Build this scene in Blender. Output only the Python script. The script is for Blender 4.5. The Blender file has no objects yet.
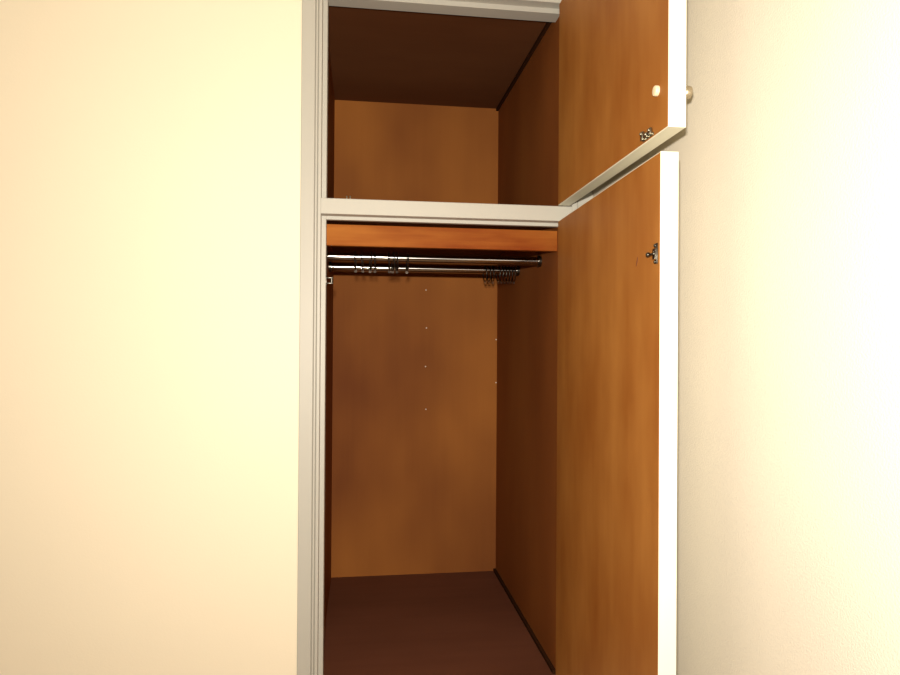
import bpy, bmesh, math, random
from mathutils import Vector, Matrix

# ------------------------------------------------------------------ camera, light, exposure
S = bpy.context.scene
COL = S.collection
ZC = 1.25                       # lens height above the room floor
CAM = Vector((0.0, -1.6, ZC))
YAW, PITCH, ROLL, FPX = 0.1349, 0.0052, 0.0065, 660.0

cd = bpy.data.cameras.new('camera'); cam = bpy.data.objects.new('camera', cd); COL.objects.link(cam)
fw = Vector((math.sin(YAW) * math.cos(PITCH), math.cos(YAW) * math.cos(PITCH), math.sin(PITCH)))
rt = Vector((math.cos(YAW), -math.sin(YAW), 0)); up = rt.cross(fw)
r2 = rt * math.cos(ROLL) + up * math.sin(ROLL); u2 = -rt * math.sin(ROLL) + up * math.cos(ROLL)
cam.matrix_world = Matrix.Translation(CAM) @ Matrix((r2, u2, -fw)).transposed().to_4x4()
cd.sensor_width = 36.0; cd.lens = FPX / 900 * 36.0; cd.clip_start = 0.01
S.camera = cam

W = bpy.data.worlds.new('world'); S.world = W; W.use_nodes = True
W.node_tree.nodes['Background'].inputs[0].default_value = (0.9, 0.85, 0.75, 1)
W.node_tree.nodes['Background'].inputs[1].default_value = 0.02

# the camera's own flash: a small rectangle just above and left of the lens
fl = bpy.data.lights.new('camera_flash', 'AREA'); flo = bpy.data.objects.new('camera_flash', fl); COL.objects.link(flo)
fl.shape = 'RECTANGLE'; fl.size = 0.045; fl.size_y = 0.025; fl.energy = 34.0; fl.color = (1.0, 0.93, 0.80)
fd = (fw + Vector((0.0, 0, 0.0))).normalized()
flo.matrix_world = Matrix.Translation(CAM + Vector((-0.012, 0.0, 0.100))) @ Matrix((rt, up, -fw)).transposed().to_4x4()

vs = S.view_settings
vs.view_transform = 'Standard'; vs.look = 'None'; vs.gamma = 1.0; vs.use_curve_mapping = False
vs.exposure = 0.0
S.cycles.max_bounces = 8

random.seed(4)

# ------------------------------------------------------------------ materials
def _new(name):
    m = bpy.data.materials.new(name); m.use_nodes = True
    nt = m.node_tree; return m, nt, nt.nodes['Principled BSDF']

def plain(name, col, rough=0.5, metal=0.0, bump=0.0, bscale=400, var=0.0, vscale=3.0, spec=0.5):
    m, nt, b = _new(name)
    b.inputs['Base Color'].default_value = (*col, 1); b.inputs['Roughness'].default_value = rough
    b.inputs['Metallic'].default_value = metal; b.inputs['Specular IOR Level'].default_value = spec
    tc = nt.nodes.new('ShaderNodeTexCoord')
    n = nt.nodes.new('ShaderNodeTexNoise'); n.inputs['Scale'].default_value = vscale; n.inputs['Detail'].default_value = 4
    nt.links.new(tc.outputs['Object'], n.inputs['Vector'])
    mx = nt.nodes.new('ShaderNodeMix'); mx.data_type = 'RGBA'
    mx.inputs['A'].default_value = (*[c * (1 - var) for c in col], 1); mx.inputs['B'].default_value = (*[min(1, c * (1 + var)) for c in col], 1)
    nt.links.new(n.outputs['Fac'], mx.inputs['Factor']); nt.links.new(mx.outputs['Result'], b.inputs['Base Color'])
    if bump:
        k = nt.nodes.new('ShaderNodeTexNoise'); k.inputs['Scale'].default_value = bscale; k.inputs['Detail'].default_value = 3
        nt.links.new(tc.outputs['Object'], k.inputs['Vector'])
        bp = nt.nodes.new('ShaderNodeBump'); bp.inputs['Strength'].default_value = bump; bp.inputs['Distance'].default_value = 0.002
        nt.links.new(k.outputs['Fac'], bp.inputs['Height']); nt.links.new(bp.outputs['Normal'], b.inputs['Normal'])
    return m

def wood(name, dark, light, rough=0.5, grain=(60, 60, 2.5), blotch=(4, 4, 1.6), gfac=0.35, spec=0.5, off=(0, 0, 0)):
    """plywood: soft blotches of tone plus fine grain streaks stretched along one axis"""
    m, nt, b = _new(name)
    tc = nt.nodes.new('ShaderNodeTexCoord')
    def noise(sc, det, rgh):
        mp = nt.nodes.new('ShaderNodeMapping'); mp.inputs['Scale'].default_value = sc; mp.inputs['Location'].default_value = [10 * q for q in off]
        nt.links.new(tc.outputs['Object'], mp.inputs['Vector'])
        n = nt.nodes.new('ShaderNodeTexNoise'); n.inputs['Scale'].default_value = 1.0
        n.inputs['Detail'].default_value = det; n.inputs['Roughness'].default_value = rgh
        nt.links.new(mp.outputs['Vector'], n.inputs['Vector']); return n
    g = noise(grain, 5, 0.6); bl = noise(blotch, 3, 0.5)
    mf = nt.nodes.new('ShaderNodeMix'); mf.data_type = 'FLOAT'; mf.inputs['Factor'].default_value = gfac
    nt.links.new(bl.outputs['Fac'], mf.inputs['A']); nt.links.new(g.outputs['Fac'], mf.inputs['B'])
    cr = nt.nodes.new('ShaderNodeValToRGB')
    cr.color_ramp.elements[0].position = 0.32; cr.color_ramp.elements[0].color = (*dark, 1)
    cr.color_ramp.elements[1].position = 0.68; cr.color_ramp.elements[1].color = (*light, 1)
    nt.links.new(mf.outputs['Result'], cr.inputs['Fac']); nt.links.new(cr.outputs['Color'], b.inputs['Base Color'])
    b.inputs['Roughness'].default_value = rough; b.inputs['Specular IOR Level'].default_value = spec
    bp = nt.nodes.new('ShaderNodeBump'); bp.inputs['Strength'].default_value = 0.08; bp.inputs['Distance'].default_value = 0.001
    nt.links.new(g.outputs['Fac'], bp.inputs['Height']); nt.links.new(bp.outputs['Normal'], b.inputs['Normal'])
    return m

def brushed(name, col, rough):
    """metal tube polished around its axis: highlights stretch along the tube"""
    m, nt, b = _new(name)
    b.inputs['Base Color'].default_value = (*col, 1); b.inputs['Metallic'].default_value = 1.0
    b.inputs['Roughness'].default_value = rough; b.inputs['Anisotropic'].default_value = 0.95; b.inputs['Anisotropic Rotation'].default_value = 0.25
    t = nt.nodes.new('ShaderNodeTangent'); t.direction_type = 'RADIAL'; t.axis = 'X'
    nt.links.new(t.outputs['Tangent'], b.inputs['Tangent'])
    return m

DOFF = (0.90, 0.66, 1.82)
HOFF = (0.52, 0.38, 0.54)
BOFF = (1.43, 0.37, 2.40)  # offset chosen so the back panel comes out darker towards its left
M = {
    'paper':   plain('cream_wallpaper', (0.87, 0.77, 0.60), 0.85, bump=0.10, bscale=260, var=0.02, vscale=2),
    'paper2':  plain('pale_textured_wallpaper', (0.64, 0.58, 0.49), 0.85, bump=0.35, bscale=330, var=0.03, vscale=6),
    'ceiling': plain('ceiling_paper', (0.80, 0.76, 0.68), 0.85, bump=0.1),
    'floor':   wood('room_floor_wood', (0.20, 0.11, 0.05), (0.33, 0.19, 0.09), 0.45, (40, 3, 40), (3, 1, 3)),
    'frame':   plain('frame_paint', (0.455, 0.435, 0.385), 0.5, bump=0.03, var=0.04, vscale=5),
    'white':   plain('door_white', (0.80, 0.77, 0.62), 0.4, var=0.02),
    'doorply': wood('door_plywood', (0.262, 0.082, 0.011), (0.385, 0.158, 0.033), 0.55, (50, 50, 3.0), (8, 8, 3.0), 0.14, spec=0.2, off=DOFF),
    'ply':     wood('closet_plywood', (0.19, 0.055, 0.014), (0.27, 0.090, 0.022), 0.65, (60, 60, 2.0), (3, 3, 1.2), 0.10, spec=0.06),
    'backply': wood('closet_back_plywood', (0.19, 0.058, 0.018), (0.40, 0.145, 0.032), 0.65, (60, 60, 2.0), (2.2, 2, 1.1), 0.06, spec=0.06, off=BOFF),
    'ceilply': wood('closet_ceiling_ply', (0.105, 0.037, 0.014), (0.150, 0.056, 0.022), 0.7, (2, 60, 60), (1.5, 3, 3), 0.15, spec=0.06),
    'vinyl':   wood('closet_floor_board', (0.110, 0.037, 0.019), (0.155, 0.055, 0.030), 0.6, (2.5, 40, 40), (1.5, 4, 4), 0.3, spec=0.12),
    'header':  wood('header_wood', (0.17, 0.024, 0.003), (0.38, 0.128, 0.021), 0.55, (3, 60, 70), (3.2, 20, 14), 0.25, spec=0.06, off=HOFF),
    'dark':    plain('dark_brown', (0.040, 0.015, 0.007), 0.9, var=0.1, spec=0.0),
    'chrome':  brushed('chrome', (0.38, 0.36, 0.34), 0.12),
    'wire':    plain('wire_steel', (0.11, 0.10, 0.085), 0.28, 1.0),
    'steel':   plain('dull_steel', (0.30, 0.28, 0.22), 0.30, 1.0),
    'nickel':  plain('satin_nickel', (0.52, 0.45, 0.33), 0.40, 1.0),
    'ivory':   plain('ivory_plastic', (0.78, 0.64, 0.43), 0.5),
    'nail':    plain('nail_head', (0.85, 0.80, 0.68), 0.35),
    'scratch': plain('scratch_wood', (0.14, 0.035, 0.012), 0.7),
}

# ------------------------------------------------------------------ mesh helpers
def link(name, me, mat, parent=None, loc=(0, 0, 0)):
    o = bpy.data.objects.new(name, me); COL.objects.link(o)
    if mat and not me.materials: me.materials.append(mat)
    o.location = loc
    if parent: o.parent = parent
    return o

def to_mesh(bm, name, smooth=False):
    bmesh.ops.recalc_face_normals(bm, faces=bm.faces[:])
    me = bpy.data.meshes.new(name); bm.to_mesh(me); bm.free()
    if smooth:
        for p in me.polygons: p.use_smooth = True
        me.set_sharp_from_angle(angle=math.radians(40))
    return me

def add_box(bm, a, b, bev=0.0):
    r = bmesh.ops.create_cube(bm, size=1.0)
    a, b = Vector(a), Vector(b); c = (a + b) / 2; d = b - a
    for v in r['verts']: v.co = Vector((v.co.x * d.x, v.co.y * d.y, v.co.z * d.z)) + c
    if bev:
        es = list({e for v in r['verts'] for e in v.link_edges})
        bmesh.ops.bevel(bm, geom=es, offset=bev, segments=2, profile=0.5, affect='EDGES')

def add_cyl(bm, p, q, rad, seg=24, rad2=None):
    p, q = Vector(p), Vector(q); d = q - p
    mt = Matrix.Translation((p + q) / 2) @ d.to_track_quat('Z', 'Y').to_matrix().to_4x4()
    bmesh.ops.create_cone(bm, cap_ends=True, segments=seg, radius1=rad, radius2=rad if rad2 is None else rad2, depth=d.length, matrix=mt)

def add_ball(bm, c, r, sc=(1, 1, 1), seg=12):
    mt = Matrix.Translation(c) @ Matrix.Diagonal((*sc, 1))
    bmesh.ops.create_uvsphere(bm, u_segments=seg, v_segments=seg // 2 + 1, radius=r, matrix=mt)

def add_torus(bm, c, R, r, axis='X', n=28, k=8):
    vs_ = []
    for i in range(n):
        a = 2 * math.pi * i / n; row = []
        for j in range(k):
            t = 2 * math.pi * j / k; rr = R + r * math.cos(t); h = r * math.sin(t)
            p = (h, rr * math.cos(a), rr * math.sin(a)) if axis == 'X' else ((rr * math.cos(a), h, rr * math.sin(a)) if axis == 'Y' else (rr * math.cos(a), rr * math.sin(a), h))
            row.append(bm.verts.new(Vector(c) + Vector(p)))
        vs_.append(row)
    for i in range(n):
        for j in range(k):
            bm.faces.new((vs_[i][j], vs_[(i + 1) % n][j], vs_[(i + 1) % n][(j + 1) % k], vs_[i][(j + 1) % k]))

def add_lathe(bm, c, prof, axis='X', seg=28):
    """prof: list of (distance along axis, radius); closed at both ends"""
    rows = []
    for h, r in prof:
        row = []
        for i in range(seg):
            a = 2 * math.pi * i / seg
            p = Vector((h, r * math.cos(a), r * math.sin(a)))
            row.append(bm.verts.new(Vector(c) + p))
        rows.append(row)
    for i in range(len(rows) - 1):
        for j in range(seg):
            bm.faces.new((rows[i][j], rows[i][(j + 1) % seg], rows[i + 1][(j + 1) % seg], rows[i + 1][j]))
    bm.faces.new(rows[0]); bm.faces.new(rows[-1])

def add_prism(bm, pts, axis, a, b):
    """extrude a 2-D outline: axis 'Z' -> pts are (x,y); axis 'X' -> pts are (y,z)"""
    def P(p, t): return (p[0], p[1], t) if axis == 'Z' else (t, p[0], p[1])
    A = [bm.verts.new(P(p, a)) for p in pts]; B = [bm.verts.new(P(p, b)) for p in pts]
    n = len(pts)
    for i in range(n): bm.faces.new((A[i], A[(i + 1) % n], B[(i + 1) % n], B[i]))
    bm.faces.new(A); bm.faces.new(B)

def tag(o, label, cat, group=None):
    o['label'] = label; o['category'] = cat
    if group: o['group'] = group
    return o

def structure(name, bm, mat, label, cat):
    o = link(name, to_mesh(bm, name), mat); o['kind'] = 'structure'; tag(o, label, cat); return o

# ------------------------------------------------------------------ measured layout (x, y; heights relative to the lens)
X_CAS_L, X_G1, X_G2, X_REB_L, X_STOP_L = -0.1437, -0.1108, -0.1042, -0.0955, -0.0844
X_DOOR, X_REB_R, X_STOP_R, X_G_R, X_WALL_R = 0.4887, 0.5242, 0.512, 0.5385, 0.5791
Y_WALL, Y_REB, Y_FR, Y_BACK = 0.006, 0.030, 0.075, 0.797
X_PAN_R, Y_ROD1, Y_ROD2 = 0.501, 0.2077, 0.465
X_PAN_L = -0.0975
Z_FLOOR, Z_CEIL = -0.848, 0.8617
Z_TR_B, Z_TR_T, Z_TR_S = 0.302, 0.3396, 0.2938
Z_HD, Z_HD_S = 0.850, 0.8374
Z_SILL = -0.868
Z_ROD = 0.2262

# ------------------------------------------------------------------ room shell
XL, YB, ZT, Y_OUT = -2.1, -3.3, 2.45, 0.86
def wbox(bm, a, b): add_box(bm, a, b)
bm = bmesh.new()
wbox(bm, (XL, Y_WALL, 0), (X_CAS_L + 0.004, 0.10, ZT))
wbox(bm, (X_CAS_L + 0.004, Y_WALL, ZC + Z_HD + 0.036), (X_WALL_R, 0.10, ZT))
wbox(bm, (X_CAS_L + 0.004, Y_WALL, 0), (X_WALL_R, 0.10, ZC + Z_SILL - 0.036))
structure('wall_front', bm, M['paper'], 'cream papered wall that the closet is built into', 'wall')
bm = bmesh.new(); wbox(bm, (X_WALL_R, YB, 0), (X_WALL_R + 0.1, Y_OUT, ZT))
structure('wall_right', bm, M['paper2'], 'cream textured wall just behind the open closet doors', 'wall')
bm = bmesh.new(); wbox(bm, (XL - 0.1, YB, 0), (XL, Y_OUT, ZT))
structure('wall_left', bm, M['paper'], 'cream papered wall facing the open closet doors', 'wall')
bm = bmesh.new(); wbox(bm, (XL - 0.1, YB - 0.1, 0), (X_WALL_R + 0.1, YB, ZT))
structure('wall_back', bm, M['paper'], 'cream papered wall opposite the closet', 'wall')
bm = bmesh.new(); wbox(bm, (XL - 0.1, YB - 0.1, -0.1), (X_WALL_R + 0.1, Y_OUT, 0))
structure('floor', bm, M['floor'], 'brown wooden floor of the room', 'floor')
bm = bmesh.new(); wbox(bm, (XL - 0.1, YB - 0.1, ZT), (X_WALL_R + 0.1, Y_OUT, ZT + 0.1))
structure('ceiling', bm, M['ceiling'], 'pale ceiling of the room', 'ceiling')

# ------------------------------------------------------------------ the closet
ROOT = Vector((0.2, 0.0, ZC - 0.88))
closet = bpy.data.objects.new('built_in_closet', None); COL.objects.link(closet); closet.location = ROOT
tag(closet, 'built-in closet with brown plywood inside, beige frame and two open doors', 'closet')
OFF = Vector((0, 0, ZC)) - ROOT                     # layout -> closet local

def part(name, bm, mat, parent=closet, smooth=False):
    if parent is closet: bmesh.ops.translate(bm, verts=bm.verts[:], vec=OFF)
    return link(name, to_mesh(bm, name, smooth), mat, parent)

# frame: jambs with a flat, two beads and a rebate, all in one moulding
g = 0.0016
def groove(x0): return [(x0 - g, 0), (x0, 0.0035), (x0 + g, 0)]
left = [(X_CAS_L, 0.09), (X_CAS_L, 0.0015), (X_CAS_L + 0.0015, 0)] + groove(X_G1) + groove(X_G2) + \
       [(X_REB_L - 0.001, 0), (X_REB_L, 0.001), (X_REB_L, Y_REB), (X_STOP_L - 0.001, Y_REB), (X_STOP_L, Y_REB + 0.001), (X_STOP_L, Y_FR), (-0.1130, Y_FR), (-0.1130, 0.09)]
bm = bmesh.new(); add_prism(bm, left, 'Z', Z_SILL - 0.04, Z_HD + 0.04); part('jamb', bm, M['frame'])
right = [(X_WALL_R, 0.09), (X_WALL_R, 0.0015), (X_WALL_R - 0.0015, 0)] + [(x, y) for x, y in reversed(groove(X_G_R))] + \
        [(X_REB_R + 0.001, 0), (X_REB_R, 0.001), (X_REB_R, Y_REB), (X_STOP_R, Y_REB), (X_STOP_R, Y_FR), (0.53, Y_FR), (0.53, 0.09)]
bm = bmesh.new(); add_prism(bm, right, 'Z', Z_SILL - 0.04, Z_HD + 0.04); part('jamb', bm, M['frame'])
bm = bmesh.new()
add_prism(bm, [(0.0, Z_HD + 0.001), (0.001, Z_HD), (Y_REB, Z_HD), (Y_REB, Z_HD + 0.04), (0.0, Z_HD + 0.04)], 'X', X_REB_L, X_REB_R)
add_box(bm, (X_STOP_L, Y_REB, Z_HD_S), (X_STOP_R, Y_FR, Z_HD + 0.04)); part('head_rail', bm, M['frame'])
bm = bmesh.new()
add_prism(bm, [(0.001, Z_TR_B), (Y_REB, Z_TR_B), (Y_REB, Z_TR_T), (0.0012, Z_TR_T), (0, Z_TR_T - 0.0012), (0, Z_TR_B + 0.001)], 'X', X_REB_L, X_REB_R)
add_box(bm, (X_STOP_L, Y_REB, Z_TR_S), (X_STOP_R, 0.045, Z_TR_T)); part('transom_rail', bm, M['frame'])
sz = [(0, Z_SILL), (Y_FR, Z_SILL), (Y_FR, Z_SILL - 0.04), (0, Z_SILL - 0.04)]
bm = bmesh.new(); add_prism(bm, sz, 'X', X_REB_L, X_REB_R); part('sill_rail', bm, M['frame'])

# carcass
ZB, ZA = Z_FLOOR - 0.0195, Z_CEIL + 0.012
bm = bmesh.new(); add_box(bm, (X_PAN_L - 0.015, Y_FR, ZB), (X_PAN_L, Y_BACK, ZA)); part('side_panel', bm, M['ply'])
bm = bmesh.new(); add_box(bm, (X_PAN_R, 0.036, ZB), (X_STOP_R - 0.0005, Y_BACK, ZA)); part('side_panel', bm, M['ply'])
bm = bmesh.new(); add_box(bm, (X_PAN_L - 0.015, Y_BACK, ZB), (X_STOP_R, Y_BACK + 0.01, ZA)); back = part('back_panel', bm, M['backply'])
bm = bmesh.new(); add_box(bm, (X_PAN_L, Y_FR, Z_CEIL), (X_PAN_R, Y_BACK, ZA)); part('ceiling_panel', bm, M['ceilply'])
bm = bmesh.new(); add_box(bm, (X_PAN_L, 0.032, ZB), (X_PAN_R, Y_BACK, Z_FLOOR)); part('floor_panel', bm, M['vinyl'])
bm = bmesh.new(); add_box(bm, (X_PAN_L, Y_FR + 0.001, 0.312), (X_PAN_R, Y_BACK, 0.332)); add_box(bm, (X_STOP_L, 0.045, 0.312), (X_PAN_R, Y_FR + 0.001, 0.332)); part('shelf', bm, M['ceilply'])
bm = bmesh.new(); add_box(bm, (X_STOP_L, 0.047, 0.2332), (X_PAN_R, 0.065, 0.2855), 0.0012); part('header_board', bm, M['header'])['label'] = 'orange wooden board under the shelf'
bm = bmesh.new(); add_box(bm, (X_PAN_R - 0.009, Y_FR, Z_CEIL - 0.009), (X_PAN_R, Y_BACK, Z_CEIL)); part('corner_strip', bm, M['dark'])  # thin dark strips drawing the dark lines along two corners
bm = bmesh.new(); add_box(bm, (X_PAN_R - 0.009, 0.037, Z_FLOOR), (X_PAN_R, Y_BACK, Z_FLOOR + 0.009)); part('corner_strip', bm, M['dark'])

# pale nail heads in the back panel
bm = bmesh.new(); add_ball(bm, (0, 0, 0), 0.0024, (1, 0.5, 1), 10); nm = to_mesh(bm, 'nail', True); nm.materials.append(M['nail'])
for x, z in ((x * 1.025, z * 1.025) for x, z in ((0.230, 0.1807), (0.2327, 0.0455), (0.2301, -0.0915), (0.2325, -0.2436), (0.4855, 0.0063), (0.486, -0.1493))):
    link('nail', nm, None, back, Vector((x, Y_BACK - 0.0002, z)) + OFF)

# two hanging rods with end sockets
for y in (Y_ROD1, Y_ROD2):
    bm = bmesh.new(); add_cyl(bm, (X_PAN_L + 0.001, y, Z_ROD), (X_PAN_R - 0.001, y, Z_ROD), 0.0125, 40)
    rod = part('hanging_rod', bm, M['chrome'], smooth=True)
    for xa, xb in ((X_PAN_L, X_PAN_L + 0.008), (X_PAN_R - 0.008, X_PAN_R)):
        bm = bmesh.new(); add_cyl(bm, Vector((xa, y, Z_ROD)) + OFF, Vector((xb, y, Z_ROD)) + OFF, 0.0165, 32)
        part('rod_socket', bm, M['wire'], rod, True)

# keeper for the lower door on the jamb, keeper for the upper door on the transom
bm = bmesh.new()
add_box(bm, (X_STOP_L, 0.034, 0.132), (X_STOP_L + 0.0015, 0.050, 0.159), 0.0004)
add_box(bm, (X_STOP_L, 0.031, 0.151), (X_STOP_L + 0.017, 0.049, 0.1535), 0.0006)
add_box(bm, (X_STOP_L, 0.031, 0.1375), (X_STOP_L + 0.017, 0.049, 0.140), 0.0006)
add_cyl(bm, (X_STOP_L + 0.0135, 0.040, 0.139), (X_STOP_L + 0.0135, 0.040, 0.1525), 0.0034, 14)
part('catch', bm, M['wire'], smooth=True)
bm = bmesh.new()
add_box(bm, (-0.0420, 0.012, Z_TR_T), (-0.0200, 0.028, Z_TR_T + 0.0012), 0.0004)
for sx in (-0.0350, -0.0270):
    add_box(bm, (sx - 0.0010, 0.014, Z_TR_T), (sx + 0.0010, 0.026, Z_TR_T + 0.0095), 0.0004)
    add_ball(bm, (sx, 0.020, Z_TR_T + 0.0095), 0.0022, seg=10)
part('catch', bm, M['steel'], smooth=True)

# doors: local x = thickness (inner face at 0), local -y = along the width, z from the lens height
LD, TH = 0.615, 0.0295
def make_door(ang, z0, z1, loc_x, label):
    bm = bmesh.new(); add_box(bm, (0, -LD, z0), (TH, 0, z1), 0.0006)
    d = link('door', to_mesh(bm, 'door'), M['white'], closet, Vector((loc_x, 0, 0)) + OFF)
    d.rotation_euler.z = ang; d['label'] = label
    bm = bmesh.new(); add_box(bm, (-0.0006, -LD + 0.0012, z0 + 0.0016), (0.0004, -0.0016, z1 - 0.0016))
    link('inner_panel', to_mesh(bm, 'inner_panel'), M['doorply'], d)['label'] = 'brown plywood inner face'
    return d
upper = make_door(-0.015, Z_TR_T + 0.0012, Z_HD - 0.003, X_DOOR, 'short upper door, white edge and brown inner face')
lower = make_door(-0.0349, Z_SILL + 0.004, Z_TR_B - 0.0005, X_DOOR, 'tall lower door, white edge and brown inner face')

# upper door: knob outside, its ivory cap inside, a twin hook at the bottom corner
ku, kz = 0.5765, 0.4115
bm = bmesh.new()
add_lathe(bm, (TH, -ku, kz), [(0, 0.0078), (0.0135, 0.0076), (0.0145, 0.0095), (0.0165, 0.0105), (0.0235, 0.0105), (0.0255, 0.0098), (0.0262, 0.008)])
link('knob', to_mesh(bm, 'knob', True), M['nickel'], upper)['label'] = 'round satin metal knob'
bm = bmesh.new()
add_lathe(bm, (-0.0006, -ku, kz), [(0, 0.0085), (-0.0045, 0.0085), (-0.0060, 0.0078), (-0.0066, 0.006)])
link('knob_cap', to_mesh(bm, 'knob_cap', True), M['ivory'], upper)['label'] = 'ivory plastic cap'
bm = bmesh.new()
add_box(bm, (-0.0022, -0.5630, 0.3440), (-0.0004, -0.5200, 0.3490), 0.0005)
for u, z1, w in ((0.5235, 0.3610, 0.0042), (0.5420, 0.3545, 0.0030), (0.5560, 0.3575, 0.0035)):
    add_box(bm, (-0.0062, -u - w, 0.3460), (-0.0015, -u + w, z1), 0.0009)
    add_ball(bm, (-0.0066, -u, z1 - 0.004), 0.0026, seg=10)
link('latch', to_mesh(bm, 'latch', True), M['steel'], upper)['label'] = 'small metal twin hook'
# lower door: plate with two screws and a ball-ended arm
bm = bmesh.new()
add_box(bm, (-0.0024, -0.6075, 0.1250), (-0.0004, -0.6010, 0.1580), 0.0005)
for z in (0.1545, 0.1285):
    add_ball(bm, (-0.0026, -0.6000, z), 0.0030, (0.7, 1, 1), 12)
add_box(bm, (-0.0060, -0.6030, 0.1395), (-0.0020, -0.5800, 0.1435), 0.0010)
add_prism(bm, [(-0.0040, -0.6030), (-0.0010, -0.6030), (-0.0010, -0.5900), (-0.0025, -0.5900)], 'Z', 0.1330, 0.1500)
add_ball(bm, (-0.0045, -0.5780, 0.1425), 0.0042, seg=14)
link('latch', to_mesh(bm, 'latch', True), M['wire'], lower)['label'] = 'small metal ball catch'
# a gouge in the plywood beside the catch
bm = bmesh.new()
pts = [(-0.516, 0.1295), (-0.5195, 0.1325), (-0.5235, 0.1395), (-0.5245, 0.1465), (-0.5220, 0.1445), (-0.5185, 0.1385)]
A = [bm.verts.new((-0.0009, y, z)) for y, z in pts]; B = [bm.verts.new((-0.0005, y, z)) for y, z in pts]
bm.faces.new(A); bm.faces.new(B)
for i in range(6): bm.faces.new((A[i], A[(i + 1) % 6], B[(i + 1) % 6], B[i]))
link('gouge', to_mesh(bm, 'gouge'), M['scratch'], lower)['label'] = 'dark gouge in the plywood'

# ------------------------------------------------------------------ loose wire rings on the rods
RM, RW = 0.0250, 0.0017
bm = bmesh.new(); add_torus(bm, (0, 0, 0), RM, RW, 'X', 36, 8); ring_me = to_mesh(bm, 'wire_loop', True); ring_me.materials.append(M['wire'])
bm = bmesh.new(); add_torus(bm, (0, 0, -RM - 0.0034), 0.0026, 0.0008, 'Y', 14, 6); eye_me = to_mesh(bm, 'eyelet', True); eye_me.materials.append(M['wire'])
def ring(x, y, rz, ry, label, group):
    t = bpy.data.objects.new('hanging_ring', None); COL.objects.link(t)
    t.location = (x, y, ZC + Z_ROD + 0.0125 - (RM - RW) + 0.0002); t.rotation_euler = (random.uniform(-.1, .1), ry, rz)
    tag(t, label, 'ring', group)
    link('wire_loop', ring_me, None, t); link('eyelet', eye_me, None, t)
for x in (-0.0147, 0.0037, 0.0253, 0.0374, 0.0742, 0.0850, 0.0945, 0.1229):
    ring(x * 1.025, Y_ROD1, random.uniform(-.10, .10), random.uniform(-.06, .06), 'thin wire ring hanging from the front closet rod', 'wire rings on the front rod')
for x in (0.3816, 0.3942, 0.4053, 0.4240, 0.4340, 0.4440, 0.4540, 0.4640, 0.4735):
    ring(x * 1.025, Y_ROD2, random.uniform(-.06, .06), random.uniform(-.06, .06), 'thin wire ring bunched at the side panel end of the rear closet rod', 'wire rings on the rear rod')
